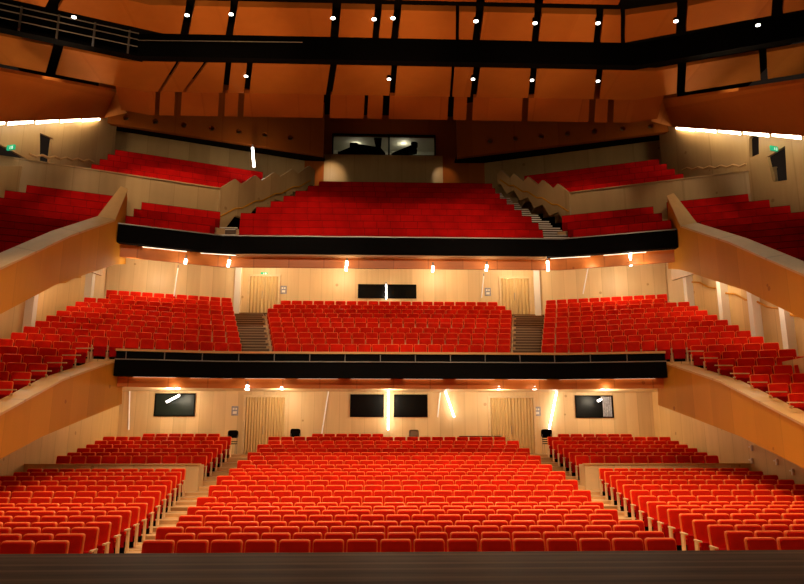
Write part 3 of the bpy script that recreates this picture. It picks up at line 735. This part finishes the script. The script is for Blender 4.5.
# handrails and small fittings on the side walls
for sx in (-1, 1):
    h = MB(); pts_ = []
    y0 = YD(32.5, 9)
    for k in range(13):
        pts_.append((sx*14.2, y0-k*.75, 9.0-k*.30+(.1 if k % 2 else 0)))
    h.pipe(pts_, .04); tag(h.build('handrail', M['oak']), 'stepped wooden handrail on the %s side wall of the lower balcony' % ('left' if sx < 0 else 'right'), 'handrail')
    h = MB(); y0 = YD(31.5, 13.6)
    pts_ = []
    for k in range(6):
        for q in (0, .55): pts_.append((sx*(13.25+.19*(k+q)), y0-(k+q)*.62, 13.75-(k)*.22+(-.02 if q else .0)))
    h.pipe(pts_, .05); tag(h.build('handrail', M['oak_cap']), 'stepped pale handrail high on the %s upper side wall' % ('left' if sx < 0 else 'right'), 'handrail')
for px, py, D, lb_ in ((751, 448, 21.0, 'small white wall bracket low beside the right stalls seats, nearest the rear'), (751, 461, 21.0, 'small white wall bracket just below another on the right stalls wall'), (776, 462, 19.8, 'slanted white hook on the right stalls wall'), (792, 472, 19.3, 'small white hook on the right stalls wall near the picture edge')):
    d_ = W(px, py, 1)-CAM; p = CAM+d_*((12.7-CAM.x)/d_.x)
    m = MB(); m.box(12.70, p.y-.05, p.z-.10, 12.75, p.y+.05, p.z+.10, 0, .01); m.box(12.66, p.y-.09, p.z+.02, 12.70, p.y+.09, p.z+.06, 0)
    tag(m.build('wall_bracket', M['white']), lb_, 'bracket')
# projection room equipment
yq = YC+1.3
t = thing('projector', (1.0, yq, 16.4), 'black projector tilted on a stand behind the right half of the projection window', 'projector')
m = MB(); m.prism([(-.9, 0, 1.12), (.2, 0, 1.62), (.5, 0, 1.62), (.55, 0, 1.3), (-.75, 0, 1.0)], (0, .5, 0)); m.cyl((.4, .25, 1.62), (.4, .25, 1.86), .2, 12); m.build('projector_body', M['black'], t)
m = MB(); m.cyl((0, .25, 0), (0, .25, 1.2), .12, 10); m.build('stand', M['black'], t)
t = thing('control_desk', (-1.5, yq, 16.4), 'dark control desk with monitors behind the left half of the projection window', 'desk')
m = MB(); m.box(-1.4, 0, 1.05, 1.1, .6, 1.18); m.prism([(-1.3, 0, 1.18), (-.3, 0, 1.65), (1.0, 0, 1.45), (1.0, 0, 1.18)], (0, .1, 0)); m.build('desk_top', M['black'], t)
m = MB(); m.box(-.75, .05, 1.4, -.3, .15, 1.75, 0, .03); m.build('monitor', M['black'], t)
for x in (-1.2, .9): m = MB(); m.box(x-.05, .2, 0, x+.05, .4, 1.05); m.build('leg', M['black'], t)
t = thing('equipment_rack', (-.55, yq-.3, 16.4), 'tall dark equipment rack beside the mullion of the projection window', 'rack')
m = MB(); m.prism([(-.35, 0, 0), (.3, 0, 0), (.3, 0, 1.0), (.05, 0, 1.3), (.1, 0, 1.9), (-.35, 0, 1.9), (-.2, 0, 1.3)], (0, .25, 0)); m.build('rack_body', M['black'], t)

# ------------------------------------------------------------------ BENCH ROWS of the upper balcony
def bench(a, b, zt, label, group, div=.56):
    """upholstered bench row from a to b (plan points, left to right seen from the stage), backrest top at zt"""
    a, b = Vector((a[0], a[1])), Vector((b[0], b[1])); L = (b-a).length; rz = math.atan2(b.y-a.y, b.x-a.x)
    t = thing('bench_row', (a.x, a.y, zt-SEAT_H), label, 'bench', group, rz)
    n = max(1, round(L/div)); w = L/n
    m = MB()
    for k in range(n):
        v = [(k*w+.006, .0, .30), (k*w+.006, .10, SEAT_H), (k*w+.006, .16, SEAT_H-.02), (k*w+.006, .10, .30)]
        m.prism(v, (w-.012, 0, 0))
    m.build('backrest', M['bench'], t)
    m = MB()
    for k in range(n): m.prism([(k*w+.02, -.02, .12), (k*w+.02, -.10, .50), (k*w+.02, -.05, .53), (k*w+.02, .03, .2)], (w-.04, 0, 0))
    m.build('seat', M['red_dark'], t)
    m = MB(); m.box(.02, .0, 0, L-.02, .06, .3); m.build('base', M['black'], t)
    m = MB(); m.prism([(.0, .17, .3), (.0, .165, SEAT_H+.035), (.0, .20, SEAT_H+.035), (.0, .20, .3)], (L, 0, 0)); m.build('shade_strip', M['board'], t)  # dark strip above the backs, drawn in as the shadow line between rows
GB = 'red bench rows of the upper balcony'
for j in range(9):
    bench((L2[j], ctr2(j)), (R2[j], ctr2(j)), top2c(j), 'long red middle bench row of the upper balcony, %s from its front edge' % cap(j+1), GB)
for sx, sd in ((-1, 'left'), (1, 'right')):
    for j in range(3):
        xi, xo = 7.3, E2[sx]-.1; y = ctr2(j)-.1
        P = [(sx*xo, y-(xo-xi)*TAN2), (sx*xi, y)]
        if sx > 0: P = P[::-1]
        bench(P[0], P[1], top2c(j), 'short red bench row beside the %s upper balcony stair, %s from the front' % (sd, cap(j+1)), GB)
    for k in range(5):
        y, zt = raised(k, sx); xi = (7.75 if sx < 0 else 8.15)-.33*k; xo = 12.9
        P = [(sx*xo, y-(xo-12.8)*RT), (sx*xi, y+(12.8-xi)*RT)]
        if sx > 0: P = P[::-1]
        bench(P[0], P[1], zt, 'red bench row behind the %s timber wall of upper balcony, %s from its front' % (sd, cap(k+1)), GB)
    for k in range(9):
        y, zt = ARM2[k]; xi = E2[sx]+FL*(top2[0][0]-y)+.62; xo = min(15.3, 15.3-max(0, y-.9-24.6)/6.7*2.2-.42)
        P = [(sx*xo, y-(xo-12.6)*TAN2), (sx*xi, y+(12.6-xi)*TAN2)]
        if sx > 0: P = P[::-1]
        bench(P[0], P[1], zt, 'red bench row in %s arm of upper balcony, %s below the timber wall' % (sd, cap(k+1)), GB)

# ------------------------------------------------------------------ THEATRE SEATS
def seat_parts():
    P = []
    def pad(hw, z0, z1, y0, y1, r, inset):
        b = MB(); prof = []
        for cx, cz, a0, rr in ((hw, z1, 0, r), (-hw, z1, 90, r), (-hw, z0, 180, r*.4), (hw, z0, 270, r*.4)):
            for q in range(4):
                t = R(a0+q*30); sx_ = 1 if cx > 0 else -1; sz_ = 1 if cz == z1 else -1
                prof.append((cx-sx_*rr+rr*math.cos(t), cz-sz_*rr+rr*math.sin(t)))
        zm = (z0+z1)/2
        rings = [[b.bm.verts.new((x*k, y+(z-.40)*.16, zm+(z-zm)*k)) for x, z in prof] for y, k in ((y0, inset), (y0+.012, 1), (y1, 1))]
        n = len(prof); b.bm.faces.new(rings[0]); b.bm.faces.new(rings[2][::-1])
        for r0, r1 in zip(rings, rings[1:]):
            for i in range(n): b.bm.faces.new([r0[i], r0[(i+1) % n], r1[(i+1) % n], r1[i]])
        return b
    P.append(('backrest', pad(.236, .40, .875, -.015, .055, .038, .95).mesh('backrest', M['red'])))
    P.append(('back_shell', pad(.254, .38, .893, .018, .085, .048, .97).mesh('back_shell', M['rim'])))
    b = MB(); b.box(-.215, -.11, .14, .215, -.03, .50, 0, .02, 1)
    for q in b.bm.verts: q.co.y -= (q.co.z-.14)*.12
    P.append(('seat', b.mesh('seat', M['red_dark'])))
    b = MB(); b.box(-.293, -.11, .03, -.259, .03, .50, 0); b.box(-.298, -.25, .50, -.254, .05, .53, 0)
    P.append(('armrest', b.mesh('armrest', M['arm'])))
    b = MB(); b.box(-.20, -.02, 0, .20, .05, .14)
    P.append(('foot', b.mesh('foot', M['black'])))
    b = MB(); b.box(.259, -.11, .03, .293, .03, .50, 0); b.box(.254, -.25, .50, .298, .05, .53, 0)
    P.append(('armrest', b.mesh('armrest', M['arm'])))
    return P
SP = seat_parts()
seats = []      # (x, y, z, rz, scale_x, end, label)
def seat_row(a, b, z, label_fn, rz=0, from_left=True, pitch=.545):
    a, b = Vector(a), Vector(b); L = (b-a).length; n = max(1, round(L/pitch)); w = L/n
    for k in range(n):
        p = a+(b-a)*((k+.5)/n)
        idx = k+1 if from_left else n-k
        seats.append((p.x, p.y, z, rz, w/.55, k == n-1, label_fn(idx)))
HW = [4.37, 4.40, 4.55, 4.70, 4.62, 4.76, 4.9, 5.0, 5.12, 5.2, 5.22, 5.33, 5.39, 5.42, 5.38, 5.42, 5.45, 5.42, 5.4, 5.38, 5.33, 5.3, 5.15]
for i in range(24):
    y, z = rows[i]; r = cap(i+1)
    if i < 23: a, b = -HW[i], HW[i]
    else: a, b = -3.63, -.42
    off = 0 if i == 0 else (.27 if i % 2 else -.27)
    seat_row((a+off*.5, y), (b+off*.5, y), z, lambda k, r=r: 'red folding seat in centre stalls, %s row from stage, %s from its left end' % (r, cap(k)))
    if i < 15:
        xi = 5.50+(6.9-5.5)/14*i
        for sx, sd in ((-1, 'left'), (1, 'right')):
            aa, bb = (-12.1, -xi) if sx < 0 else (xi, 12.1)
            seat_row((aa, y), (bb, y), z, lambda k, r=r, sd=sd: 'red folding seat in %s stalls block, %s row from stage, %s from the aisle' % (sd, r, cap(k)), from_left=sx > 0)
    elif i >= 17:
        xi, xo = 6.82, 12.3
        if i == 23: xi, xo = 7.5, 10.9
        for sx, sd in ((-1, 'left'), (1, 'right')):
            aa, bb = (-xo, -xi) if sx < 0 else (xi, xo)
            seat_row((aa, y), (bb, y), z, lambda k, r=r, sd=sd: 'red folding seat in rear %s block, %s row from stage, %s from the aisle' % (sd, r, cap(k)), from_left=sx > 0)
for j in range(10):
    hw = min(4.7+.17*j, 5.9) if j < 8 else (5.75 if j == 8 else 5.5)
    seat_row((-hw, ctr1(j)), (hw, ctr1(j)), fl1(j), lambda k, j=j: '')
for j in range(-9, 10):
    xi, yi = in1(j); xw, yw = wl1(j); xo = 13.6+(.03*-j if j < 0 else 0) if j < 8 else (12.9 if j == 8 else 13.3)
    f = lambda x: yi+(yw-yi)*(x-xi)/(xw-xi)
    for sx in (-1, 1):
        a, b = (sx*xo, f(xo)), (sx*(xi+.05), f(xi))
        if sx > 0: a, b = b, a
        seat_row(a, b, fl1(j), lambda k: '', rz=math.atan2(b[1]-a[1], b[0]-a[0]))
# the three hundred that show largest are built one by one, the rest as one mass
def key(s):
    px, py, d = proj((s[0], s[1], s[2]+.75))
    return d if (-12 < px < 816 and py < 556) and s[6] else 1e6+d
seats.sort(key=key)
near = [s for s in seats[:300]]; far = seats[300:]
for (x, y, z, rz, sc, end, lab) in near:
    t = thing('theatre_seat', (x, y, z), lab, 'seat', 'red seats of the front stalls rows', rz)
    t.scale = (sc, 1, 1)
    for k, (nm, me) in enumerate(SP):
        if k == 5 and not end: continue
        o = bpy.data.objects.new(nm, me); COL.objects.link(o); o.parent = t
def mass(lst, name):
    V, Fc, MI = [], [], []; mats = [M['red'], M['rim'], M['red_dark'], M['arm'], M['black']]; base = 0
    proto = []
    for k, (nm, me) in enumerate(SP):
        co = np.array([v.co[:] for v in me.vertices]); fs = [list(p.vertices) for p in me.polygons]
        proto.append((co, fs, min(k, 4) if k < 5 else 3))
    for (x, y, z, rz, sc, end, lab) in lst:
        c, s = math.cos(rz), math.sin(rz)
        for k, (co, fs, mi) in enumerate(proto):
            if k == 5 and not end: continue
            X = co[:, 0]*sc; Y = co[:, 1]
            V.append(np.stack([x+X*c-Y*s, y+X*s+Y*c, co[:, 2]+z], 1))
            Fc += [[i+base for i in f] for f in fs]; MI += [mi]*len(fs); base += len(co)
    me = bpy.data.meshes.new(name); me.from_pydata(np.concatenate(V).tolist(), [], Fc)
    for m_ in mats: me.materials.append(m_)
    me.polygons.foreach_set('material_index', MI); me.update()
    o = bpy.data.objects.new(name, me); COL.objects.link(o); return o
o = mass(far, 'theatre_seats'); o['kind'] = 'stuff'
tag(o, 'rows of red folding seats filling the rear stalls and the lower balcony', 'seats')
print('SEATS', len(near), len(far))
